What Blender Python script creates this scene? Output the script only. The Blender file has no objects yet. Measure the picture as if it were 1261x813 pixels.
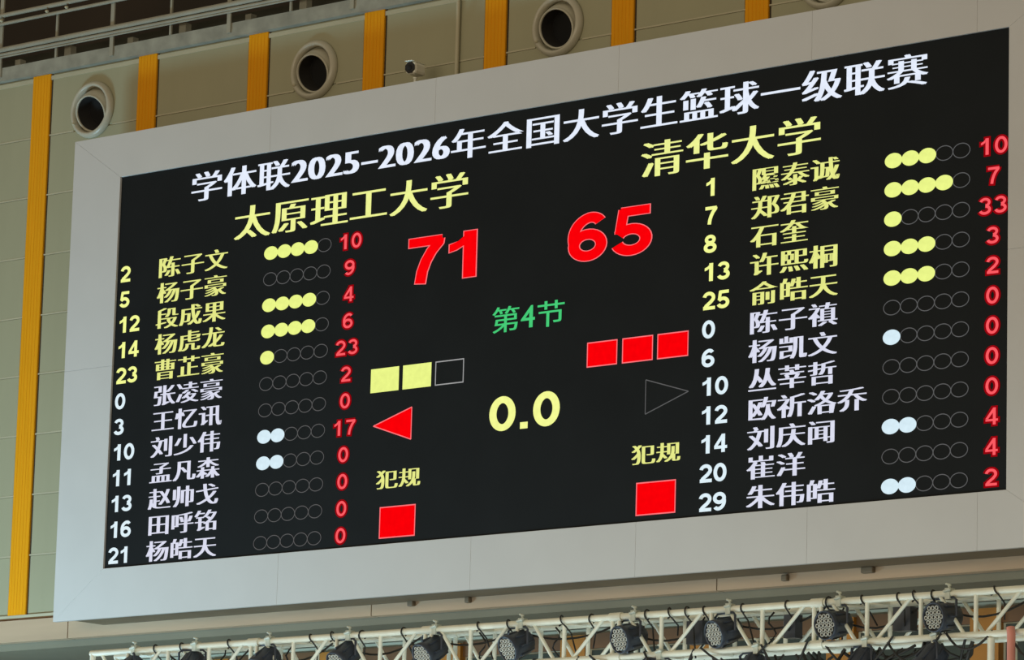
import bpy, bmesh, math, random
from mathutils import Vector, Matrix

# ------------------------------------------------------------------ camera, world, lights, exposure
C = bpy.context.scene.collection
sc = bpy.context.scene
cam_data = bpy.data.cameras.new('camera')
cam_data.sensor_fit = 'HORIZONTAL'
cam_data.sensor_width = 36.0
cam_data.lens = 5327.0 / 1261.0 * 36.0
cam_data.clip_end = 400.0
cam_data.clip_start = 0.5
camera = bpy.data.objects.new('camera', cam_data)
C.objects.link(camera)
camera.matrix_world = Matrix(((0.76321044, 0.09674142, 0.6388669, 38.62373618),
                              (0.64558528, -0.15549611, -0.74769018, -37.51339742),
                              (0.02700871, 0.98308802, -0.18113109, 2.79682102),
                              (0, 0, 0, 1)))
sc.camera = camera

world = bpy.data.worlds.new('hall_air')
sc.world = world
world.use_nodes = True
world.node_tree.nodes['Background'].inputs[0].default_value = (1.0, 0.84, 0.60, 1)
world.node_tree.nodes['Background'].inputs[1].default_value = 0.25

sc.view_settings.view_transform = 'Standard'
sc.view_settings.look = 'None'
sc.view_settings.gamma = 1.0
sc.view_settings.exposure = 0.0
sc.view_settings.use_curve_mapping = False


def area_light(name, loc, target, size, power, col):
    l = bpy.data.lights.new(name, 'AREA')
    l.shape = 'RECTANGLE'
    l.size, l.size_y = size
    l.energy = power
    l.color = col
    o = bpy.data.objects.new(name, l)
    C.objects.link(o)
    o.location = loc
    o.rotation_euler = (Vector(target) - Vector(loc)).to_track_quat('-Z', 'Y').to_euler()
    return o


area_light('court_flood_light', (12, -36, 12), (8, 0, 11), (30, 6), 2850, (1.0, 0.85, 0.63))
area_light('low_cool_fill_light', (9.5, -6.3, 3.8), (8.5, 0, 9.3), (18, 1.2), 330, (0.74, 0.94, 1.0))  # unseen cool fill added for the frame's lower part, not a courtside board
area_light('cool_side_light', (-4.0, -7.0, 3.6), (-0.3, 0, 9.3), (2.5, 2.0), 980, (0.46, 0.79, 1.0))

# ------------------------------------------------------------------ materials


def srgb(r, g, b):
    def f(c):
        c /= 255.0
        return c / 12.92 if c <= 0.04045 else ((c + 0.055) / 1.055) ** 2.4
    return (f(r), f(g), f(b))


def surface(name, col, rough=0.55, metal=0.0, var=0.06, scale=3.0, bump=0.0, stretch=None, spec=0.5):
    m = bpy.data.materials.new(name)
    m.use_nodes = True
    nt = m.node_tree
    b = nt.nodes['Principled BSDF']
    b.inputs['Roughness'].default_value = rough
    b.inputs['Metallic'].default_value = metal
    b.inputs['Specular IOR Level'].default_value = spec
    tc = nt.nodes.new('ShaderNodeTexCoord')
    mp = nt.nodes.new('ShaderNodeMapping')
    if stretch:
        mp.inputs['Scale'].default_value = stretch
    nz = nt.nodes.new('ShaderNodeTexNoise')
    nz.inputs['Scale'].default_value = scale
    nz.inputs['Detail'].default_value = 5
    nt.links.new(tc.outputs['Object'], mp.inputs[0])
    nt.links.new(mp.outputs[0], nz.inputs['Vector'])
    mix = nt.nodes.new('ShaderNodeMix')
    mix.data_type = 'RGBA'
    mix.inputs[6].default_value = tuple(c * (1 - var) for c in col) + (1,)
    mix.inputs[7].default_value = tuple(min(1, c * (1 + var)) for c in col) + (1,)
    rr = nt.nodes.new('ShaderNodeMapRange')
    rr.inputs[1].default_value = 0.3
    rr.inputs[2].default_value = 0.7
    nt.links.new(nz.outputs[0], rr.inputs[0])
    nt.links.new(rr.outputs[0], mix.inputs[0])
    nt.links.new(mix.outputs[2], b.inputs['Base Color'])
    if bump:
        bp = nt.nodes.new('ShaderNodeBump')
        bp.inputs['Strength'].default_value = bump
        bp.inputs['Distance'].default_value = 0.01
        nt.links.new(nz.outputs[0], bp.inputs['Height'])
        nt.links.new(bp.outputs[0], b.inputs['Normal'])
    return m


def glow(name, rgb, strength=1.0, cells=0.0):
    """LED picture content: emits its colour, with the faint unevenness of the diodes"""
    m = bpy.data.materials.new(name)
    m.use_nodes = True
    nt = m.node_tree
    nt.nodes.clear()
    out = nt.nodes.new('ShaderNodeOutputMaterial')
    e = nt.nodes.new('ShaderNodeEmission')
    e.inputs[0].default_value = srgb(*rgb) + (1,)
    e.inputs[1].default_value = strength
    tc = nt.nodes.new('ShaderNodeTexCoord')
    nz = nt.nodes.new('ShaderNodeTexNoise')
    nz.inputs['Scale'].default_value = 14
    rr = nt.nodes.new('ShaderNodeMapRange')
    rr.inputs[3].default_value = strength * 0.86
    rr.inputs[4].default_value = strength * 1.1
    nt.links.new(tc.outputs['Object'], nz.inputs['Vector'])
    nt.links.new(nz.outputs[0], rr.inputs[0])
    nt.links.new(rr.outputs[0], e.inputs[1])
    nt.links.new(e.outputs[0], out.inputs[0])
    return m


M = dict(
    bezel=surface('bezel_aluminium', (0.60, 0.588, 0.565), 0.55, 0.0, 0.025, 1.2),
    casing=surface('casing_steel', (0.165, 0.125, 0.075), 0.6, 0, 0.15, 1.5),
    screen=surface('led_screen_black', (0.0115, 0.0135, 0.0145), 0.6, 0, 0.10, 1.3, spec=0.12),
    panel=surface('wall_panel_olive', (0.375, 0.365, 0.238), 0.6, 0, 0.05, 1.6, 0.15, (1, 1, 0.35)),
    groove=surface('joint_shadow', (0.045, 0.035, 0.02), 0.9, 0, 0.1, 2),
    orange=surface('orange_strip_paint', (0.84, 0.36, 0.010), 0.6, 0, 0.05, 6, 0, (6, 6, 0.3), spec=0.08),
    cream=surface('cream_trim_and_highlight', (0.50, 0.47, 0.33), 0.5, 0, 0.05, 3),
    concrete=surface('ledge_concrete', (0.30, 0.30, 0.245), 0.8, 0, 0.22, 4, 0.3),
    fascia=surface('fascia_tan', (0.50, 0.36, 0.235), 0.6, 0, 0.09, 1.2, 0, (0.5, 1, 4)),
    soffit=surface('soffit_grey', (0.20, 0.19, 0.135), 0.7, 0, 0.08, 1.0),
    lower=surface('lower_wall_grey', (0.50, 0.50, 0.38), 0.7, 0, 0.08, 1.5),
    glassy=surface('dark_green_glazing', (0.045, 0.06, 0.05), 0.25, 0, 0.2, 1.5),
    brown=surface('brown_rail_wood', (0.16, 0.075, 0.025), 0.5, 0, 0.2, 2),
    dkorange=surface('lower_orange_column', (0.42, 0.17, 0.015), 0.5, 0, 0.12, 3),
    nozzle=surface('nozzle_enamel', (0.50, 0.48, 0.38), 0.35, 0, 0.03, 4),
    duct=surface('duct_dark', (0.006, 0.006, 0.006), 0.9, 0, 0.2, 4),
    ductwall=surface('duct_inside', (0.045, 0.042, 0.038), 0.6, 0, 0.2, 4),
    rail=surface('rail_steel', (0.34, 0.33, 0.26), 0.4, 0.0, 0.10, 4),
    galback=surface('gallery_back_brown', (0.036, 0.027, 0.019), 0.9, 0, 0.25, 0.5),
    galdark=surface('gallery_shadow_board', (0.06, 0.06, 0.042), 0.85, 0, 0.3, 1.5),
    seam=surface('wall_backing_cream', (0.42, 0.41, 0.29), 0.7, 0, 0.06, 3),  # backing coloured light so the panel gaps look like lit edges
    black=surface('black_slot', (0.010, 0.009, 0.007), 0.9, 0, 0.1, 3),
    truss=surface('truss_white_paint', (0.86, 0.90, 0.78), 0.35, 0.0, 0.06, 6),
    fixture=surface('fixture_navy_black', (0.040, 0.052, 0.075), 0.45, 0, 0.3, 9),
    lensring=surface('lens_plastic', (0.62, 0.62, 0.55), 0.3, 0, 0.1, 10),
    lensface=surface('lens_plate_black', (0.012, 0.012, 0.012), 0.5, 0, 0.1, 10),
    clamp=surface('clamp_alloy', (0.60, 0.66, 0.58), 0.4, 0.0, 0.1, 10),
    cable=surface('cable_rubber', (0.018, 0.018, 0.016), 0.6, 0, 0.2, 10),
    red=surface('red_painted_post', (0.74, 0.30, 0.24), 0.5, 0, 0.1, 4),
    camwhite=surface('camera_white', (0.88, 0.90, 0.80), 0.4, 0, 0.03, 8),
    camblack=surface('camera_black', (0.01, 0.01, 0.01), 0.3, 0, 0.03, 8),
    floor=surface('court_wood', (0.36, 0.24, 0.13), 0.35, 0, 0.12, 1, 0, (0.3, 4, 1)),
)
G = dict(
    white=glow('led_white', (232, 240, 255)),
    namewhite=glow('led_name_white', (222, 224, 242)),
    numwhite=glow('led_number_white', (226, 244, 252)),
    dotwhite=glow('led_dot_white', (216, 238, 248)),
    yellow=glow('led_yellow', (240, 246, 150)),
    nameyellow=glow('led_name_yellow', (232, 236, 138)),
    fill=glow('led_fill_yellow', (236, 248, 138)),
    clock=glow('led_clock_yellow', (246, 252, 150)),
    red=glow('led_red', (252, 0, 8)),
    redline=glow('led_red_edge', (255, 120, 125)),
    redcore=glow('led_red_pale', (255, 92, 100)),
    redhalo=glow('led_red_bloom', (150, 2, 12)),
    green=glow('led_green', (70, 205, 120)),
    grey=glow('led_grey_line', (92, 92, 92)),
    greylight=glow('led_light_line', (165, 165, 165)),
    bluedeep=glow('led_blue_deep', (24, 34, 74)),
    olivedeep=glow('led_olive_deep', (58, 62, 18)),
    greendeep=glow('led_green_deep', (8, 66, 36)),
)

# ------------------------------------------------------------------ helpers


def link(name, me, mat=None, parent=None, loc=None, rot=None):
    o = bpy.data.objects.new(name, me)
    C.objects.link(o)
    if mat is not None and me is not None and not me.materials:
        me.materials.append(mat)
    if parent:
        o.parent = parent
    if loc is not None:
        o.location = loc
    if rot is not None:
        o.rotation_euler = rot
    return o


def empty(name, loc=(0, 0, 0), label=None, cat=None, group=None, kind=None, rot=None):
    o = link(name, None, loc=loc, rot=rot)
    tag(o, label, cat, group, kind)
    return o


def tag(o, label=None, cat=None, group=None, kind=None):
    if label:
        o['label'] = label
    if cat:
        o['category'] = cat
    if group:
        o['group'] = group
    if kind:
        o['kind'] = kind
    return o


class MB:
    def __init__(self):
        self.v, self.f, self.smooth = [], [], []

    def add(self, vs, fs, smooth=False):
        n = len(self.v)
        self.v += [tuple(v) for v in vs]
        self.f += [tuple(n + i for i in f) for f in fs]
        self.smooth += [smooth] * len(fs)
        return self

    def box(self, x0, x1, y0, y1, z0, z1):
        vs = [(x, y, z) for x in (x0, x1) for y in (y0, y1) for z in (z0, z1)]
        return self.add(vs, [(0, 1, 3, 2), (4, 6, 7, 5), (0, 4, 5, 1), (2, 3, 7, 6), (0, 2, 6, 4), (1, 5, 7, 3)])

    def tube(self, pts, r, n=10, cap=True, radii=None):
        pts = [Vector(p) for p in pts]
        rings = []
        up = Vector((0.3, 0.2, 1)).normalized()
        for i, p in enumerate(pts):
            t = (pts[min(i + 1, len(pts) - 1)] - pts[max(i - 1, 0)]).normalized()
            a = t.cross(up)
            if a.length < 0.05:
                a = t.cross(Vector((1, 0, 0)))
            a.normalize()
            b = t.cross(a).normalized()
            rr = radii[i] if radii else r
            rings.append([p + (a * math.cos(q) + b * math.sin(q)) * rr for q in [2 * math.pi * k / n for k in range(n)]])
        vs = [v for ring in rings for v in ring]
        fs = []
        for i in range(len(rings) - 1):
            for k in range(n):
                fs.append((i * n + k, i * n + (k + 1) % n, (i + 1) * n + (k + 1) % n, (i + 1) * n + k))
        self.add(vs, fs, True)
        if cap:
            self.add(rings[0], [tuple(range(n))])
            self.add(rings[-1], [tuple(range(n))])
        return self

    def lathe(self, prof, mat, n=32, smooth=True):
        """prof (r, h) turned about local Z, then moved by matrix"""
        vs, fs = [], []
        for r, h in prof:
            for k in range(n):
                a = 2 * math.pi * k / n
                vs.append(mat @ Vector((r * math.cos(a), r * math.sin(a), h)))
        for i in range(len(prof) - 1):
            for k in range(n):
                fs.append((i * n + k, i * n + (k + 1) % n, (i + 1) * n + (k + 1) % n, (i + 1) * n + k))
        return self.add(vs, fs, smooth)

    def mesh(self, name, fix=True):
        me = bpy.data.meshes.new(name)
        me.from_pydata(self.v, [], self.f)
        me.polygons.foreach_set('use_smooth', self.smooth)
        if fix:
            bm = bmesh.new()
            bm.from_mesh(me)
            bmesh.ops.recalc_face_normals(bm, faces=bm.faces)
            bm.to_mesh(me)
            bm.free()
        me.update()
        return me

    def build(self, name, mat, parent=None, loc=None, rot=None, fix=True):
        return link(name, self.mesh(name, fix), mat, parent, loc, rot)


def bevel_box(sx, sy, sz, b, seg=2):
    bm = bmesh.new()
    bmesh.ops.create_cube(bm, size=1)
    bmesh.ops.scale(bm, vec=(sx, sy, sz), verts=bm.verts)
    bmesh.ops.bevel(bm, geom=bm.edges[:], offset=b, segments=seg, affect='EDGES', profile=0.5)
    me = bpy.data.meshes.new('block')
    bm.to_mesh(me)
    bm.free()
    return me


def aim(loc, d):
    return Matrix.Translation(loc) @ Vector(d).to_track_quat('Z', 'Y').to_matrix().to_4x4()


# ------------------------------------------------------------------ the hall's structure
PY = 0.6                      # front plane of the upper wall
PITCH = 1.965                 # spacing of the orange strips
S0 = -2.18                   # centre of the leftmost strip in view
ROWS = [16.25, 15.42, 14.62, 13.82, 13.02, 12.24, 11.45, 10.66, 9.87, 9.09]

floor = MB().box(-40, 70, -60, 2.4, -0.2, 0).build('floor', M['floor'])
tag(floor, 'wooden court floor below the scoreboard', kind='structure')



def cut_mesh(me, loc, holes):
    """mesh with round holes bored along Y; holes are (x, z, r) in the hall's frame"""
    o = bpy.data.objects.new('blank', me)
    C.objects.link(o)
    o.location = loc
    tools = []
    for hx, hz, hr in holes:
        t = MB().tube([(hx, PY - 0.3, hz), (hx, PY + 1.0, hz)], hr, 40).build('tool', None)
        bo = o.modifiers.new('hole', 'BOOLEAN')
        bo.operation = 'DIFFERENCE'
        bo.solver = 'EXACT'
        bo.object = t
        tools.append(t)
    dg = bpy.context.evaluated_depsgraph_get()
    dg.update()
    res = bpy.data.meshes.new_from_object(o.evaluated_get(dg))
    bpy.data.objects.remove(o)
    for t in tools:
        bpy.data.objects.remove(t)
    return res


HOLES = [(S0 + 0.5 * PITCH, 15.655, 0.305), (S0 + 2.5 * PITCH, 15.640, 0.305), (S0 + 4.5 * PITCH, 15.632, 0.305), (S0 + 6.5 * PITCH, 15.625, 0.305)]
wall = link('wall_back', cut_mesh(MB().box(-22, 28, PY + 0.014, PY + 0.4, 9.07, 16.25).mesh('wall'), (0, 0, 0), HOLES), M['seam'])
tag(wall, 'upper hall wall of olive panels between orange strips', kind='structure')

hw = (PITCH - 0.33 - 0.05) / 2
panel_meshes = {}
for r in range(len(ROWS) - 1):
    h = ROWS[r] - ROWS[r + 1] - 0.016
    me = bevel_box(hw * 2, 0.03, h, 0.006)
    me.materials.append(M['panel'])
    panel_meshes[r] = (me, h)
random.seed(4)
for k in range(-3, 10):
    cx = S0 + (k + 0.5) * PITCH
    for r in range(len(ROWS) - 1):
        me, h = panel_meshes[r]
        loc = (cx + random.uniform(-.003, .003), PY + 0.015 + random.uniform(-.002, .002), ROWS[r + 1] + h / 2 + 0.008)
        hit = [hh for hh in HOLES if abs(hh[0] - cx) < 1 and r < 2]
        if hit:
            me = cut_mesh(me, loc, hit)
        link('wall_panel', me, None, wall, loc)
strip = MB()
strip.box(-0.165, 0.165, PY - 0.022, PY + 0.02, 9.09, 16.248)
for i in range(6):
    x = -0.1375 + i * 0.055
    strip.box(x - 0.020, x + 0.020, PY - 0.0245, PY - 0.022, 9.09, 16.248)
sme = strip.mesh('orange_strip')
sme.materials.append(M['orange'])
for k in range(-3, 11):
    link('orange_strip', sme, None, wall, (S0 + k * PITCH, 0, 0))
slot = MB().box(0.166, 0.192, PY + 0.004, PY + 0.018, 9.09, 16.248).mesh('dark_slot')
slot.materials.append(M['groove'])
for k in range(-3, 11):
    link('dark_slot', slot, None, wall, (S0 + k * PITCH, 0, 0))

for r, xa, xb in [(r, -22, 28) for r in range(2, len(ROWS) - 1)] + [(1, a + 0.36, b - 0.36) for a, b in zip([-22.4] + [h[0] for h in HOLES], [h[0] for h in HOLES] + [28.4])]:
    MB().box(xa, xb, PY - 0.004, PY + 0.013, ROWS[r] - 0.006, ROWS[r] + 0.012).build('seam_highlight', M['cream'], wall)  # pale strips paint the light caught along the panels' bevelled edges

cap = MB().box(-22, 28, PY - 0.012, PY + 0.002, 16.17, 16.225).build('trim_1', M['cream'])
tag(cap, 'thin cream trim along the top of the olive panels', kind='structure')
cap2 = MB().box(-22, 28, PY - 0.03, PY + 0.05, 9.062, 9.098).build('trim_2', M['cream'])
tag(cap2, 'thin cream trim along the foot of the olive panels', kind='structure')

beam = empty('trim_3', (0, 0, 0), 'tan fascia beam under the olive wall', kind='structure')
MB().box(-22, 28, PY - 0.02, PY + 0.25, 9.03, 9.062).build('shadow_gap', M['brown'], beam)
x = -22.0
for w in [5.2] * 10:
    x1 = x + w
    MB().box(x + 0.015, x1, PY - 0.045, PY + 0.25, 8.75, 9.03).build('fascia_board', M['fascia'], beam)
    MB().box(x, x + 0.015, PY - 0.03, PY + 0.2, 8.75, 9.03).build('fascia_joint', M['groove'], beam)
    x = x1

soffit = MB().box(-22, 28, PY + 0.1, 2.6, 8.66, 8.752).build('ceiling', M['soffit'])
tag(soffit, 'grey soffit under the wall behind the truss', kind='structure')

low = MB().box(-22, 28, 2.22, 2.5, 0, 8.66).build('wall_lower', M['lower'])
tag(low, 'recessed lower wall seen through the truss', kind='structure')
for k in range(-3, 11):
    cx = S0 + k * PITCH + 0.13 + 2.0
    MB().box(cx - 0.19, cx + 0.19, 2.12, 2.22, 0, 8.58).build('orange_column', M['dkorange'], low)
    MB().box(cx + 0.19, cx + PITCH - 0.19, 2.17, 2.22, 8.42, 8.60).build('brown_rail', M['brown'], low)
    MB().box(cx + 0.24, cx + PITCH - 0.24, 2.19, 2.22, 7.2, 8.40).build('dark_pane', M['glassy'], low)
    MB().box(cx + 0.19, cx + PITCH - 0.19, 2.17, 2.22, 7.10, 7.18).build('brown_rail', M['brown'], low)

# gallery ledge and what lies behind it
ledge = MB().box(-22, 28, 0.50, 4.2, 16.25, 16.43)
ledge = ledge.build('trim_4', M['concrete'])
tag(ledge, 'weathered concrete ledge of the gallery above the olive wall', kind='structure')
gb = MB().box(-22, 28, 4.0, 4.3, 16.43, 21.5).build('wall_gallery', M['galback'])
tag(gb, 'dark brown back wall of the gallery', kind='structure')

# ------------------------------------------------------------------ gallery railing
rl = empty('gallery_railing', (-2.9, 0.46, 16.33), 'grey steel railing with double rails along the gallery ledge', 'railing')


def rel(o, root):
    o.location = Vector(o.location) - root.location
    return o


for z, rr in ((17.135, 0.030), (17.020, 0.024)):
    rel(MB().tube([(-21, 0.45, z), (27, 0.45, z)], rr).build('top_rail', M['rail'], rl), rl)
for z, rr in ((16.665, 0.036), (16.600, 0.022), (16.565, 0.014)):
    rel(MB().tube([(-21, 0.46, z), (27, 0.46, z)], rr).build('lower_rail', M['rail'], rl), rl)
for z, xs in ((17.06, (-2.86, -1.99, -1.62, 0.18)),):
    for xx in xs:
        rel(MB().lathe([(0, 0.02), (0.016, 0.014), (0.022, 0), (0.022, -0.02)], aim((xx, 0.42, z), (0, -1, 0)), 10).build('rail_bolt', M['cream'], rl), rl)
i = -17
while i < 22:
    xx = -0.80 + i * 1.055
    thick = i % 2 == 0
    if thick:
        me = MB().box(xx - 0.032, xx + 0.032, 0.475, 0.497, 16.30, 17.45)
    else:
        me = MB().box(xx - 0.017, xx + 0.017, 0.49, 0.515, 16.431, 17.05)
    rel(me.build('rail_post', M['rail'], rl), rl)
    i += 1
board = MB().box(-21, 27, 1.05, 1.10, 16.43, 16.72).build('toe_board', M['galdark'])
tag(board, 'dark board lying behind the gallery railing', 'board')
for i in range(-17, 20):
    xx = -0.80 + i * 1.055
    if i % 2:
        rel(MB().box(xx + 0.03, xx + 0.15, 0.62, 0.72, 16.431, 16.60).build('post_bracket', M['concrete'], rl), rl)
    else:
        rel(MB().box(xx + 0.17, xx + 0.27, 0.60, 0.70, 16.431, 16.54).build('post_bracket', M['concrete'], rl), rl)

# ------------------------------------------------------------------ conduit
cd = MB().tube([(5.10, 0.56, 15.07), (5.10, 0.56, 16.249)], 0.026).build('conduit_pipe', M['cream'])
tag(cd, 'thin cream conduit pipe running up the wall above the scoreboard', 'pipe')

# ------------------------------------------------------------------ air nozzles


def air_nozzle(cx, cz, label, turn):
    o = empty('air_nozzle', (cx, PY, cz), label, 'air vent', 'round air nozzles along the top of the wall')
    Y = aim((0, 0, 0), (0, -1, 0))
    fl = MB().lathe([(0.30, 0.0), (0.375, 0.0), (0.380, 0.02), (0.372, 0.055), (0.345, 0.085), (0.322, 0.088), (0.305, 0.07), (0.298, 0.02), (0.30, 0.0)], Y, 48)
    fl.build('flange', M['nozzle'], o)
    ctr = Vector((0, 0.105, 0))
    d = Vector(turn).normalized()
    R0, RH = 0.297, 0.235
    prof = []
    a0 = math.asin(RH / R0)
    for i in range(13):
        a = a0 + (math.radians(97) - a0) * i / 12
        prof.append((R0 * math.sin(a), R0 * math.cos(a)))
    hz = R0 * math.cos(a0)
    prof = [(RH - 0.012, hz - 0.02), (RH - 0.012, hz + 0.012), (RH + 0.006, hz + 0.014), (RH + 0.010, hz - 0.004)] + prof[1:]
    mm = Matrix.Translation(ctr) @ d.to_track_quat('Z', 'Y').to_matrix().to_4x4()
    MB().lathe(prof, mm, 48).build('nozzle_ball', M['nozzle'], o, fix=False)
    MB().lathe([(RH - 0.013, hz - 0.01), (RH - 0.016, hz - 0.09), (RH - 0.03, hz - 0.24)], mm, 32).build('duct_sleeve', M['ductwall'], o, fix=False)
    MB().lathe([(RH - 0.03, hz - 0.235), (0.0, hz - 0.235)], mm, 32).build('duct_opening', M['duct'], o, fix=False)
    b = MB().lathe([(0, 0.03), (0.014, 0.026), (0.02, 0.0)], aim((-0.27, -0.085, -0.17), (0, -1, 0)), 10)
    b.build('screw', M['cream'], o)
    return o


NZ = [(S0 + 0.5 * PITCH, 15.655, 'leftmost round air nozzle, above the top left corner of the scoreboard frame', (0.10, -1, -0.36)),
      (S0 + 2.5 * PITCH, 15.640, 'round air nozzle second from the left, between the scoreboard frame and the gallery ledge', (0.10, -1, -0.30)),
      (S0 + 4.5 * PITCH, 15.632, 'round air nozzle right of the thin pipe, above the middle of the scoreboard', (0.10, -1, -0.25)),
      (S0 + 6.5 * PITCH, 15.625, 'rightmost round air nozzle, only its lower rim in the picture', (0.10, -1, -0.30))]
for nz in NZ:
    air_nozzle(*nz)

# ------------------------------------------------------------------ scoreboard
sb = empty('scoreboard', (6.73, 0, 8.88), 'large LED basketball scoreboard with a wide grey frame on the wall', 'scoreboard')
OX, OZ = 6.73, 8.88
SX, SZ = 13.4626, 5.0        # screen 0..SX, 9.5..14.5
X0, X1, Z0, Z1 = -0.857, 14.42, 8.88, 15.064
FY = -0.03


def spart(mb, name, mat, parent=None, fix=True):
    o = link(name, mb.mesh(name, fix), mat, parent or sb)
    if (parent or sb) is sb:
        o.location = (-OX, 0, -OZ)
    return o


MB().box(0, 0, 0, 0, 0, 0)
spart(MB().box(X0 + 0.31, X1 - 0.31, 0.03, PY - 0.03, Z0 + 0.004, Z1 - 0.02), 'casing', M['casing'])


def prism(poly, y0, y1):
    n = len(poly)
    mb = MB()
    vs = [(p[0], y0, p[1]) for p in poly] + [(p[0], y1, p[1]) for p in poly]
    mb.add(vs, [tuple(range(n)), tuple(range(2 * n - 1, n - 1, -1))] + [(i, (i + 1) % n, n + (i + 1) % n, n + i) for i in range(n)])
    return mb


g = 0.0008


def bezel_piece(poly):
    mb = prism(poly, FY, 0.03)
    o = spart(mb, 'frame_panel', M['bezel'])
    bv = o.modifiers.new('bevel', 'BEVEL')
    bv.width = 0.0015
    bv.segments = 1
    return o


xsB = [X0, -0.0, 3.0, 6.06, 8.4, 10.88, 13.1, SX, X1]
# bottom: mitred ends
cuts = [3.0, 6.06, 8.5, 10.88, 13.10]
bb = [None] + cuts + [None]
for i in range(len(cuts) + 1):
    a, b_ = bb[i], bb[i + 1]
    L0 = (X0 + g, Z0) if a is None else (a + g, Z0)
    L1 = (0.0 + g, 9.5) if a is None else (a + g, 9.5)
    R0_ = (X1 - g, Z0) if b_ is None else (b_ - g, Z0)
    R1_ = (SX - g, 9.5) if b_ is None else (b_ - g, 9.5)
    bezel_piece([L0, R0_, R1_, L1])
cuts = [2.6, 5.3, 8.1, 10.85, 13.05]
bb = [None] + cuts + [None]
for i in range(len(cuts) + 1):
    a, b_ = bb[i], bb[i + 1]
    L0 = (0.0 + g, 14.5) if a is None else (a + g, 14.5)
    L1 = (X0 + g, Z1) if a is None else (a + g, Z1)
    R0_ = (SX - g, 14.5) if b_ is None else (b_ - g, 14.5)
    R1_ = (X1 - g, Z1) if b_ is None else (b_ - g, Z1)
    bezel_piece([L0, R0_, R1_, L1])
zc = 12.07
bezel_piece([(X0, Z0 + g), (0, 9.5 + g), (0, zc - g), (X0, zc - g)])
bezel_piece([(X0, zc + g), (0, zc + g), (0, 14.5 - g), (X0, Z1 - g)])
bezel_piece([(SX, 9.5 + g), (X1, Z0 + g), (X1, zc - g), (SX, zc - g)])
bezel_piece([(SX, zc + g), (X1, zc + g), (X1, Z1 - g), (SX, 14.5 - g)])
screen = spart(MB().box(-0.02, SX + 0.02, 0.0, 0.03, 9.48, 14.52), 'screen', M['screen'])

# ---- LED lettering ----------------------------------------------------
glyph_cache = {}


def glyph(ch, off=0.0):
    """outline of one character from the built-in typeface: 2D vertices in em units, faces"""
    key = (ch, off)
    if key not in glyph_cache:
        c = bpy.data.curves.new('glyph', 'FONT')
        c.body = ch
        c.size = 1
        c.offset = off
        c.resolution_u = 4
        o = bpy.data.objects.new('glyph', c)
        C.objects.link(o)
        dg = bpy.context.evaluated_depsgraph_get()
        dg.update()
        me = bpy.data.meshes.new_from_object(o.evaluated_get(dg))
        glyph_cache[key] = ([(v.co.x, v.co.y) for v in me.vertices], [tuple(p.vertices) for p in me.polygons])
        bpy.data.objects.remove(o)
        bpy.data.meshes.remove(me)
        bpy.data.curves.remove(c)
    return glyph_cache[key]


def arc(cx, cy, rx, ry, a0, a1, n=22):
    return [(cx + rx * math.cos(math.radians(a0 + (a1 - a0) * i / n)), cy + ry * math.sin(math.radians(a0 + (a1 - a0) * i / n))) for i in range(n + 1)]


T = 0.20


def digit_shape(ch, fat=0.0):
    """bold sans digit, 0.74 wide and 1 high: list of strokes (polyline, width, closed) and polygons"""
    t = T + fat
    S, P = [], []
    if ch == '0':
        S.append((arc(.37, .5, .265, .405, 0, 360, 36), t))
    elif ch == '1':
        f = fat / 2
        P.append([(.34 - f, -f), (.56 + f, -f), (.56 + f, 1 + f), (.34 - f, 1 + f)])
        P.append([(.36, 1 + f), (.34, .90), (.24, .81), (.09 - f, .75 + f), (.09 - f, .585 - f), (.22, .625 - f), (.34, .70 - f), (.36, .80)])
    elif ch == '2':
        S.append((arc(.36, .675, .255, .228, 172, -28, 18) + [(.47, .43), (.20, .21), (.13, .09)], t))
        S.append(([(.04 - fat / 2, .095), (.71 + fat / 2, .095)], t * .95))
    elif ch == '3':
        S.append((arc(.35, .715, .235, .19, 165, -82, 18), t * .95))
        S.append((arc(.35, .295, .262, .20, 84, -165, 20), t))
    elif ch == '4':
        f = fat / 2
        P.append([(.42 - f, -f), (.62 + f, -f), (.62 + f, 1 + f), (.42 - f, 1 + f)])
        P.append([(.02 - f, .20 - f), (.74 + f, .20 - f), (.74 + f, .37 + f), (.02 - f, .37 + f)])
        P.append([(.02 - f, .37), (.20 + f, .35), (.50, .77), (.50, 1 + f), (.44 - f, 1 + f)])
    elif ch == '5':
        S.append(([(.16, .91), (.68 + fat / 2, .91)], t * .9))
        S.append(([(.215, .96), (.15, .455)], t * .88))
        S.append((arc(.355, .315, .265, .225, 148, -160, 26), t))
    elif ch in '69':
        st = [(arc(.375, .325, .26, .23, 0, 360, 30), t), (arc(.47, .50, .365, .41, 197, 112, 14) + arc(.43, .725, .20, .18, 100, 25, 8), t * .98)]
        if ch == '9':
            st = [([(.74 - x, 1 - y) for x, y in p], w) for p, w in st]
        S += st
    elif ch == '7':
        S.append(([(.06 - fat / 2, .905), (.70, .905)], t * .95))
        S.append(([(.64, .93), (.64, .86), (.50, .68), (.40, .48), (.33, .26), (.295, -fat / 2)], t))
    elif ch == '8':
        S.append((arc(.37, .735, .215, .175, 0, 360, 28), t * .94))
        S.append((arc(.37, .29, .262, .20, 0, 360, 30), t))
    elif ch == '.':
        f = fat / 2
        P.append([(.09 - f, -f), (.30 + f, -f), (.30 + f, .19 + f), (.09 - f, .19 + f)])
    return S, P


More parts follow.
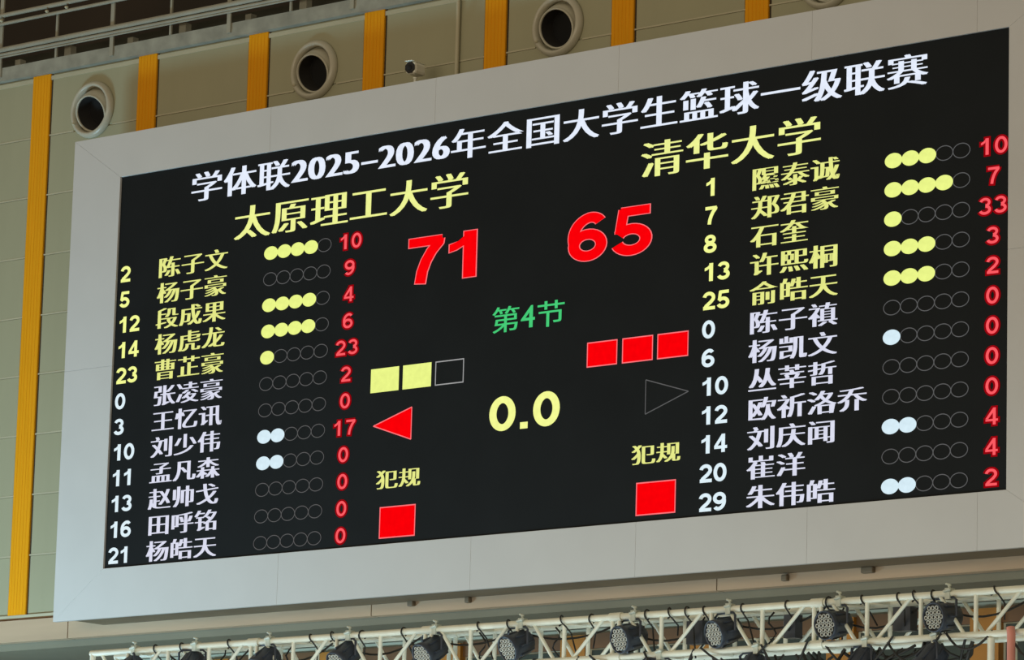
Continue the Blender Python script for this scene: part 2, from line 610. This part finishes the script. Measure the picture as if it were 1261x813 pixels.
def stroke(pts, w):
    """ribbon of width w along the polyline"""
    closed = (abs(pts[0][0] - pts[-1][0]) + abs(pts[0][1] - pts[-1][1])) < 1e-5
    n = len(pts)
    L, R = [], []
    for i in range(n):
        if closed:
            a, b = pts[(i - 1) % (n - 1)], pts[(i + 1) % (n - 1)]
        else:
            a, b = pts[max(i - 1, 0)], pts[min(i + 1, n - 1)]
        dx, dy = b[0] - a[0], b[1] - a[1]
        l = math.hypot(dx, dy) or 1
        nx, ny = -dy / l * w / 2, dx / l * w / 2
        L.append((pts[i][0] + nx, pts[i][1] + ny))
        R.append((pts[i][0] - nx, pts[i][1] - ny))
    vs = L + R
    return vs, [(i, i + 1, n + i + 1, n + i) for i in range(n - 1)]


def put_digits(text, x, zc, w, h, name, mat, parent, y=-0.004, fat=0.0, adv=None):
    """w is the width of one digit's box (0.74 units), adv the advance"""
    adv = adv or w * 1.06
    mb = MB()
    q = 0
    for ch in text:
        S, P = digit_shape(ch, fat)
        for p, ww in S:
            vs, fs = stroke(p, ww)
            mb.add([(x + u / .74 * w, y - 0.00004 * (q % 7), zc - h / 2 + v * h) for u, v in vs], fs)
            q += 1
        for p in P:
            mb.add([(x + u / .74 * w, y - 0.00004 * (q % 7), zc - h / 2 + v * h) for u, v in p], [tuple(range(len(p)))])
            q += 1
        x += adv * (0.56 if ch == '.' else 1)
    return link(name, mb.mesh(name, False), mat, parent)


def put_text(text, x, zc, pitch, eh, name, mat, parent, smear=0.05, off=0.0, y=-0.004, grow=1.0, digit_h=0.80):
    """full-width characters on a grid of the given pitch; digits take half a cell.
    Copies nudged sideways thicken the uprights, as in a printed Song typeface"""
    mb = MB()
    q = 0
    for ch in text:
        half = ch in '0123456789-'
        vs, fs = glyph(ch, off)
        if vs:
            if half:
                x0, x1 = (0.03, 0.47)
                sxx = pitch * 0.42 / 0.44
                szz = eh * digit_h / 0.70
                ox = x + pitch * 0.03 - x0 * sxx
                oz = zc - eh * digit_h * 0.5 + (eh * 0.03 if ch == '-' else 0)
                if ch == '-':
                    b0, b1 = min(v[0] for v in vs), max(v[0] for v in vs)
                    sxx = pitch * 0.40 / (b1 - b0)
                    ox = x + pitch * 0.05 - b0 * sxx
            else:
                sxx, szz = pitch * 0.98, eh
                ox, oz = x + pitch * 0.0, zc - eh * 0.38
            sm = smear * (1.35 if half and ch != '-' else 1.0)
            for c in (-1, 0, 1):
                dx = c * sm * pitch * 0.5
                mb.add([(ox + u * sxx + dx, y - 0.00004 * (q % 9), oz + v * szz) for u, v in vs], fs)
                q += 1
        x += pitch * (0.5 if half else 1)
    return link(name, mb.mesh(name, False), mat, parent)


put_text('学体联2025-2026年全国大学生篮球一级联赛', 1.235, 14.205, 0.5735, 0.40, 'title_lettering', G['white'], screen, 0.07, -0.006, digit_h=0.70)
put_text('太原理工大学', 2.01, 13.66, 0.643, 0.455, 'team_name', G['yellow'], screen, 0.07, -0.008)
put_text('清华大学', 8.43, 13.66, 0.643, 0.455, 'team_name', G['yellow'], screen, 0.07, -0.008)

LEFT = [('2', '陈子文', 4, '10'), ('5', '杨子豪', 0, '9'), ('12', '段成果', 4, '4'), ('14', '杨虎龙', 4, '6'),
        ('23', '曹芷豪', 1, '23'), ('0', '张凌豪', 0, '2'), ('3', '王忆讯', 0, '0'), ('10', '刘少伟', 2, '17'),
        ('11', '孟凡森', 2, '0'), ('13', '赵帅戈', 0, '0'), ('16', '田呼铭', 0, '0'), ('21', '杨皓天', 0, '0')]
RIGHT = [('1', '隰泰诚', 3, '10'), ('7', '郑君豪', 4, '7'), ('8', '石奎', 1, '33'), ('13', '许熙桐', 3, '3'),
         ('25', '俞皓天', 3, '2'), ('0', '陈子禛', 0, '0'), ('6', '杨凯文', 1, '0'), ('10', '丛莘哲', 0, '0'),
         ('12', '欧祈洛乔', 0, '0'), ('14', '刘庆闻', 2, '4'), ('20', '崔洋', 0, '4'), ('29', '朱伟皓', 2, '2')]
DX, DZ = 0.116, 0.084
dot_me = MB().add([(DX * math.cos(a), 0, DZ * math.sin(a)) for a in [2 * math.pi * i / 28 for i in range(28)]], [tuple(range(28))]).mesh('foul_dot', False)
rp = arc(0, 0, DX * 0.95, DZ * 0.95, 0, 360, 32)
vsr, fsr = stroke(rp, 0.010)
ring_me = MB().add([(u, 0, v) for u, v in vsr], fsr).mesh('foul_ring', False)
ring_me.materials.append(G['grey'])
dot_y = dot_me
dot_w = dot_me.copy()
dot_y.materials.append(G['fill'])
dot_w.materials.append(G['dotwhite'])
for side, data in (('L', LEFT), ('R', RIGHT)):
    for r, (num, nm, fouls, pts) in enumerate(data):
        z = 13.238 - r * 0.3252
        yel = r < 5
        xn, xs, xd, xp = (0.055, 0.72, 2.665, 3.98) if side == 'L' else (9.365, 10.02, 11.955, 13.255)
        put_digits(num, xn, z - 0.005, 0.185, 0.205, 'jersey_number', G['clock'] if yel else G['numwhite'], screen, adv=0.198)
        put_text(nm, xs, z + 0.006, 0.4075, 0.283, 'player_name', G['nameyellow'] if yel else G['namewhite'], screen, 0.085, -0.009)
        wd, ad = 0.172, 0.198
        tot = wd + ad * (len(pts) - 1)
        put_digits(pts, xp - tot / 2, z - 0.01, wd, 0.190, 'points_number', G['redhalo'], screen, y=-0.003, fat=0.16, adv=ad)  # wider deep red copy paints the bloom around the digits
        put_digits(pts, xp - tot / 2, z - 0.01, wd, 0.190, 'points_number', G['redcore'], screen, y=-0.0045, fat=-0.045, adv=ad)
        for i in range(5):
            lx = xd + i * 0.2225
            if i < fouls:
                o = link('foul_dot', dot_y if yel else dot_w, None, screen, (lx, -0.005 - 0.0002 * i, z - 0.012))
            else:
                o = link('foul_ring', ring_me, None, screen, (lx, -0.004 - 0.0002 * i, z - 0.012))

for txt, xx in (('71', None), ('65', None)):
    if txt == '71':
        spec = (('7', 4.88, 0.605), ('1', 5.49, 0.66))
    else:
        spec = (('6', 7.385, 0.575), ('5', 8.03, 0.60))
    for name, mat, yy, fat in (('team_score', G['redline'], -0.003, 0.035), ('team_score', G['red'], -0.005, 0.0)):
        mbs = MB()
        q = 0
        for ch, x, w in spec:
            S, P = digit_shape(ch, fat)
            for p, ww in S:
                vs, fs = stroke(p, ww)
                mbs.add([(x + u / .74 * w, yy - 0.00004 * q, 12.585 + v * 0.555) for u, v in vs], fs)
                q += 1
            for p in P:
                mbs.add([(x + u / .74 * w, yy - 0.00004 * q, 12.585 + v * 0.555) for u, v in p], [tuple(range(len(p)))])
                q += 1
        link(name, mbs.mesh(name, False), mat, screen)

put_text('第4节', 6.25, 12.02, 0.455, 0.33, 'period_lettering', G['green'], screen, 0.02, 0.0)
put_text('犯规', 4.52, 10.275, 0.357, 0.245, 'foul_lettering', G['nameyellow'], screen, 0.08, -0.009)
put_text('犯规', 8.39, 10.265, 0.357, 0.245, 'foul_lettering', G['nameyellow'], screen, 0.08, -0.009)
put_digits('0.0', 6.26, 10.91, 0.405, 0.405, 'game_clock', G['clock'], screen, adv=0.425)


def quad(x0, x1, z0, z1, y):
    return MB().add([(x0, y, z0), (x1, y, z0), (x1, y, z1), (x0, y, z1)], [(0, 1, 2, 3)])


def frame(x0, x1, z0, z1, y, w):
    mb = MB()
    for a, b, c, d in ((x0, x1, z0, z0 + w), (x0, x1, z1 - w, z1), (x0, x0 + w, z0, z1), (x1 - w, x1, z0, z1)):
        mb.add([(a, y, c), (b, y, c), (b, y, d), (a, y, d)], [(0, 1, 2, 3)])
    return mb


for x0 in (4.385, 4.895):
    link('timeout_square', quad(x0, x0 + 0.448, 11.332, 11.62, -0.004).mesh('q', False), G['fill'], screen)
link('timeout_square_outline', frame(5.405, 5.85, 11.332, 11.62, -0.004, 0.013).mesh('q', False), G['greylight'], screen)
for x0 in (7.712, 8.228, 8.735):
    link('timeout_square', quad(x0, x0 + 0.438, 11.337, 11.62, -0.004).mesh('q', False), G['red'], screen)
    link('square_edge', frame(x0 - 0.004, x0 + 0.442, 11.333, 11.624, -0.005, 0.013).mesh('q', False), G['redline'], screen)
for x0 in (4.60, 8.475):
    link('team_foul_square', quad(x0, x0 + 0.56, 9.575, 9.945, -0.004).mesh('q', False), G['red'], screen)
    link('square_edge', frame(x0 - 0.004, x0 + 0.564, 9.571, 9.949, -0.005, 0.014).mesh('q', False), G['redline'], screen)


def tri(a, b, c, y):
    return MB().add([(p[0], y, p[1]) for p in (a, b, c)], [(0, 1, 2)])


def tri_line(a, b, c, y, w):
    mb = MB()
    for p, q in ((a, b), (b, c), (c, a)):
        vs, fs = stroke([p, q], w)
        mb.add([(u, y, v) for u, v in vs], fs)
    return mb


link('possession_arrow', tri((4.45, 10.93), (5.055, 11.11), (5.055, 10.725), -0.004).mesh('q', False), G['red'], screen)
link('arrow_edge', tri_line((4.45, 10.93), (5.055, 11.11), (5.055, 10.725), -0.005, 0.013).mesh('q', False), G['redline'], screen)
link('arrow_outline', tri_line((9.19, 10.93), (8.578, 11.115), (8.578, 10.722), -0.004, 0.012).mesh('q', False), G['grey'], screen)

# small fittings on the fascia, under the scoreboard
for xx, zz, w, lb in ((4.67, 8.86, 0.09, 'leftmost of the small brown brackets'), (5.56, 8.85, 0.07, 'second from left of the small brown brackets'), (10.18, 8.83, 0.08, 'third from left of the small brown brackets'), (11.3, 8.85, 0.16, 'rightmost and widest of the small brown brackets')):
    b = link('wall_bracket', bevel_box(w, 0.06, 0.07, 0.012), M['casing'], None, (xx, PY - 0.075, zz))
    tag(b, lb + ' under the scoreboard', 'bracket', 'small brackets on the tan beam')

# ------------------------------------------------------------------ security camera on the frame
def prism_oct(r, t):
    return MB().lathe([(0, t), (r, t), (r, -t), (0, -t)], Matrix.Rotation(math.radians(22.5), 4, 'Z'), 8, False).mesh('glass')


cc = empty('security_camera', (4.74, 0.22, 15.045), 'small white bullet security camera with a black face on the scoreboard frame', 'camera')
MB().lathe([(0, 0.0), (0.05, 0.0), (0.05, 0.012), (0.018, 0.02), (0.018, 0.13), (0.026, 0.135), (0.026, 0.15), (0, 0.15)], Matrix(), 14).build('stand', M['camwhite'], cc)
d = Vector((0.14, -1, -0.03)).normalized()
body = bevel_box(0.15, 0.15, 0.24, 0.036, 2)
rotm = d.to_track_quat('Z', 'Y')
bo = link('body', body, M['camwhite'], cc, (0.0, 0.0, 0.25))
bo.rotation_euler = rotm.to_euler()
fc = link('front_glass', prism_oct(0.073, 0.004), M['camblack'], bo, (0, 0, 0.121))
sh = link('sun_hood', bevel_box(0.11, 0.008, 0.29, 0.003, 1), M['camwhite'], bo, (0, 0.079, 0.012))
MB().lathe([(0, 0.012), (0.03, 0.010), (0.035, 0.0)], aim((0, 0, 0.124), (0, 0, 1)), 14).build('lens', M['black'], bo)

# ------------------------------------------------------------------ lighting truss
TY, TB = -4.0, -3.62
ZT, ZB = 7.845, 7.44
XL, XR = 3.965, 19.0
tr = empty('lighting_truss', (XL, TY, ZB), 'long white box truss hung with stage lamps below the scoreboard', 'truss')


def tpart(mb, name, mat):
    o = mb.build(name, mat, tr)
    o.location = (-XL, -TY, -ZB)
    return o


RC, RW = 0.034, 0.020
for y in (TY, TB):
    for z in (ZT, ZB):
        segs = [XL, 6.42, 8.93, 11.43, 13.92, 16.42, XR]
        for a, b_ in zip(segs[:-1], segs[1:]):
            tpart(MB().tube([(a, y, z), (b_, y, z)], RC, 12), 'chord', M['truss'])
xv = [XL + 0.02]
x = 6.42 - 4 * 0.626
nodes = []
x = 6.42 - 3 * 0.6252
i = -3
while x < XR:
    nodes.append((x, i))
    x += 0.6252
    i += 1
for y in (TY, TB):
    tpart(MB().tube([(XL + 0.03, y, ZB), (XL + 0.03, y, ZT)], RC, 10), 'upright', M['truss'])
    for (x, i) in nodes:
        if x < XL + 0.2:
            continue
        joint = i % 4 == 0
        tpart(MB().tube([(x, y, ZB), (x, y, ZT)], RW * 1.15, 10), 'upright', M['truss'])
        if joint:
            tpart(MB().tube([(x + 0.085, y, ZB), (x + 0.085, y, ZT)], RW * 1.15, 10), 'upright', M['truss'])
            for z in (ZT, ZB):
                tpart(MB().tube([(x - 0.03, y, z), (x + 0.12, y, z)], RC * 1.35, 12), 'coupler', M['truss'])
    for (x, i) in nodes:
        # slanting braces lean right in every other bay and left in the rest
        if i % 2 == 0:
            a, b_ = (x - 0.52, ZB), (x - 0.11, ZT)
        else:
            a, b_ = (x - 0.12, ZB), (x - 0.42, ZT)
        if a[0] < XL + 0.05 or b_[0] > XR:
            continue
        tpart(MB().tube([(a[0], y, a[1]), (b_[0], y, b_[1])], RW * 0.95, 10), 'brace', M['truss'])
for (x, i) in nodes:
    if x < XL + 0.2:
        continue
    for z in (ZT, ZB):
        tpart(MB().tube([(x, TY, z), (x, TB, z)], RW, 8), 'cross_bar', M['truss'])
    if i % 2 == 0:
        for z in (ZT, ZB):
            tpart(MB().tube([(x, TY, z), (x + 0.55, TB, z)], RW * 0.8, 8), 'cross_bar', M['truss'])

# towers that carry the truss
for tx, lab in ((15.97, 'white truss tower standing under the right end of the lighting truss'), (4.35, 'white truss tower under the left end of the lighting truss, below the picture')):
    tw = empty('truss_tower', (tx, TY, 0), lab, 'tower')
    for dx, dy in ((0, 0), (0.0, 0.38), (-0.33, 0.38), (-0.33, 0)):
        if tx > 10 and dx < 0:
            dx = 0.62
        MB().tube([(dx, dy, 0.02), (dx, dy, ZB - 0.037)], 0.036, 10).build('leg', M['truss'], tw)
    sgn = 0.62 if tx > 10 else -0.33
    z = 0.3
    f = False
    while z < ZB - 0.4:
        for dy in (0, 0.38):
            MB().tube([(0 if f else sgn, dy, z), (sgn if f else 0, dy, z + 0.5)], 0.018, 8).build('brace', M['truss'], tw)
        z += 0.5
        f = not f
    MB().box(min(0, sgn) - 0.2, max(0, sgn) + 0.2, -0.2, 0.58, 0, 0.02).build('base_plate', M['truss'], tw)
rp_ = MB().tube([(16.255, TY - 0.09, 0.0), (16.255, TY - 0.09, ZB - 0.03), (16.24, TY - 0.08, ZB + 0.04)], 0.04, 12).build('hoist_post', M['red'])
tag(rp_, 'pale red post clamped to the truss beside the right hand tower', 'post')

# ---- lamps on the truss


def honeycomb(R, ring):
    pts = [(0, 0)]
    for k in range(1, ring + 1):
        for s in range(6):
            a0, a1 = math.radians(60 * s), math.radians(60 * (s + 1))
            for j in range(k):
                t = j / k
                pts.append((k * R * ((1 - t) * math.cos(a0) + t * math.cos(a1)), k * R * ((1 - t) * math.sin(a0) + t * math.sin(a1))))
    return pts


def stage_lamp_meshes():
    d = {}
    I = Matrix()
    # local: Z axis is the beam
    d['body'] = MB().lathe([(0.0, -0.16), (0.09, -0.16), (0.11, -0.14), (0.128, -0.08), (0.132, 0.08), (0.141, 0.10), (0.141, 0.150), (0.132, 0.155), (0.128, 0.135)], I, 28)
    for k in range(8):
        a = 2 * math.pi * k / 8
        c, s = math.cos(a), math.sin(a)
        p = [(0.115 * c, 0.115 * s, -0.13), (0.140 * c, 0.140 * s, 0.07)]
        d['body'].tube(p, 0.012, 6)
    d['body'] = d['body'].mesh('body')
    d['body'].materials.append(M['fixture'])
    d['lens_plate'] = MB().lathe([(0.130, 0.136), (0.0, 0.136)], I, 24).mesh('lens_plate', False)
    d['lens_plate'].materials.append(M['lensface'])
    ln = MB()
    for (u, v) in honeycomb(0.050, 2):
        m = Matrix.Translation((u, v, 0.137))
        ln.lathe([(0.021, 0.0), (0.022, 0.010), (0.016, 0.012), (0.0145, 0.004)], m, 10)
    d['lens_array'] = ln.mesh('lens_array')
    d['lens_array'].materials.append(M['lensring'])
    return d


LM = stage_lamp_meshes()


def lamp(x, z, d, label, yaw=0.0, y=TY, hang=True, group='stage lamps hung along the truss'):
    o = empty('stage_lamp', (x, y, z), label, 'stage lamp', group)
    d = Vector(d).normalized()
    q = d.to_track_quat('Z', 'Y').to_euler()
    c = (-0.06, 0.0, -0.215)
    hd = link('lamp_head', LM['body'], None, o, c, q)
    link('lens_plate', LM['lens_plate'], None, hd)
    la = link('lens_array', LM['lens_array'], None, hd)
    if hang:
        yk = MB()
        rt = Vector((-d.y, d.x, 0)).normalized()
        p = [Vector(c) + rt * 0.158, Vector(c) + rt * 0.158 + Vector((0, 0, 0.15)), Vector(c) + rt * 0.12 + Vector((0, 0, 0.178)), Vector(c) - rt * 0.12 + Vector((0, 0, 0.178)),
             Vector(c) - rt * 0.158 + Vector((0, 0, 0.15)), Vector(c) - rt * 0.158]
        yk.tube(p, 0.013, 6)
        yk.build('yoke', M['fixture'], o)
        cl = MB()
        cl.box(-0.028, 0.028, -0.045, 0.045, -0.055, 0.052)
        cl.tube([(0, 0, 0.05), (-0.015, 0, 0.085)], 0.011, 8)
        cl.tube([(-0.045, 0, 0.097), (0.012, 0, 0.080)], 0.011, 8)
        cl.tube([(-0.035, -0.05, 0.02), (0.045, -0.06, 0.035)], 0.014, 8)
        cl.build('clamp', M['clamp'], o)
    return o


def order(i):
    return ['first', 'second', 'third', 'fourth', 'fifth', 'sixth', 'seventh', 'eighth', 'ninth', 'tenth'][i]


LX = [4.66, 5.60, 6.70, 7.86, 9.07, 10.24, 11.71, 12.90, 14.23, 15.50]
LD = [(-0.5, -0.8, -0.9), (0.3, -0.8, -0.8), (-0.1, -0.9, -0.8), (-0.1, -0.9, -0.7), (-0.15, -0.95, -0.55), (-0.20, -0.97, -0.42), (-0.22, -0.97, -0.25), (-0.25, -0.95, -0.30), (-0.12, -0.97, -0.18), (-0.18, -0.97, -0.12)]
for i, (lx, ld) in enumerate(zip(LX, LD)):
    lab = 'dark stage lamp with honeycomb lenses, %s from the left in the white truss' % order(i)
    if i == 9:
        lab = 'dark stage lamp with honeycomb lenses, rightmost one inside the white truss'
    lamp(lx, ZT, ld, lab)

# second row under the bottom chord, half out of the picture
for j, lx in enumerate((12.05, 13.25, 14.55, 15.35)):
    lamp(lx, ZB, (0.2 - 0.2 * j, -0.6, -0.9), 'dark lamp below the truss, %s from the left at the bottom edge' % order(j), group='lamps under the bottom chord of the truss')

# cables wrapped round the chords
random.seed(11)
n = 0
for xx in [4.95, 5.35, 6.05, 7.25, 7.55, 8.05, 8.62, 9.6, 10.02, 10.7, 11.15, 11.85, 12.1, 12.35, 12.55, 13.05, 13.6, 14.1, 14.45, 14.9, 15.05, 15.3, 15.95]:
    r0 = 0.042 + random.random() * 0.012
    pts = []
    lean = random.uniform(-0.04, 0.12)
    for a in range(0, 330, 22):
        q = math.radians(a - 60)
        pts.append((xx + lean * a / 330.0, TY + r0 * math.cos(q), ZT + r0 * math.sin(q)))
    end = random.uniform(0.15, 0.5)
    pts.append((xx + lean + 0.02, TY + 0.05, ZT - 0.12))
    pts.append((xx + lean + random.uniform(-.1, .12), TY + 0.14, ZT - end * 0.7 - 0.1))
    tpart(MB().tube(pts, 0.0085, 6), 'cable_loop', M['cable'])
for k in range(9):
    xs_ = 5.0 + k * 1.27
    pts = []
    sag = random.uniform(0.10, 0.26)
    for j in range(9):
        t = j / 8
        pts.append((xs_ + 1.2 * t, TY + 0.19 + 0.05 * math.sin(3 * t + k), ZT - 0.05 - sag * 4 * t * (1 - t)))
    tpart(MB().tube(pts, 0.011, 6), 'cable', M['cable'])
for k in range(11):
    xs_ = 9.0 + k * 0.72
    pts = []
    sag = random.uniform(0.05, 0.22)
    w = random.uniform(0.5, 0.9)
    for j in range(9):
        t = j / 8
        pts.append((xs_ + w * t, TY - 0.04 + 0.03 * math.sin(5 * t + k), ZB + 0.03 - sag * 4 * t * (1 - t) - 0.1 * math.sin(math.pi * t)))
    tpart(MB().tube(pts, 0.012, 6), 'cable', M['cable'])
for k in range(26):
    xs_ = random.uniform(11.4, 15.6)
    pts = []
    sag = random.uniform(0.06, 0.30)
    w = random.uniform(0.25, 0.8)
    up = random.uniform(-0.05, 0.05)
    for j in range(9):
        t = j / 8
        pts.append((xs_ + w * t, TY + 0.1 + 0.08 * math.sin(6 * t + k), ZB - 0.06 + up * t - sag * 4 * t * (1 - t)))
    tpart(MB().tube(pts, random.choice((0.010, 0.014, 0.018)), 6), 'cable', M['cable'])
for k in range(12):
    xs_ = 4.9 + k * 0.93 + random.uniform(-.1, .1)
    pts = [(xs_ + 0.05 * math.sin(j * 1.3 + k), TY + 0.22, ZT - 0.03 - j * 0.052) for j in range(8)]
    tpart(MB().tube(pts, 0.010, 6), 'cable', M['cable'])
# control boxes strapped between the chords
for xx, w in ((9.85, 0.16), (12.25, 0.20), (13.45, 0.14), (14.75, 0.20)):
    tpart(MB().box(xx, xx + w, TY + 0.14, TY + 0.26, ZT - 0.30, ZT - 0.07), 'splitter_box', M['fixture'])
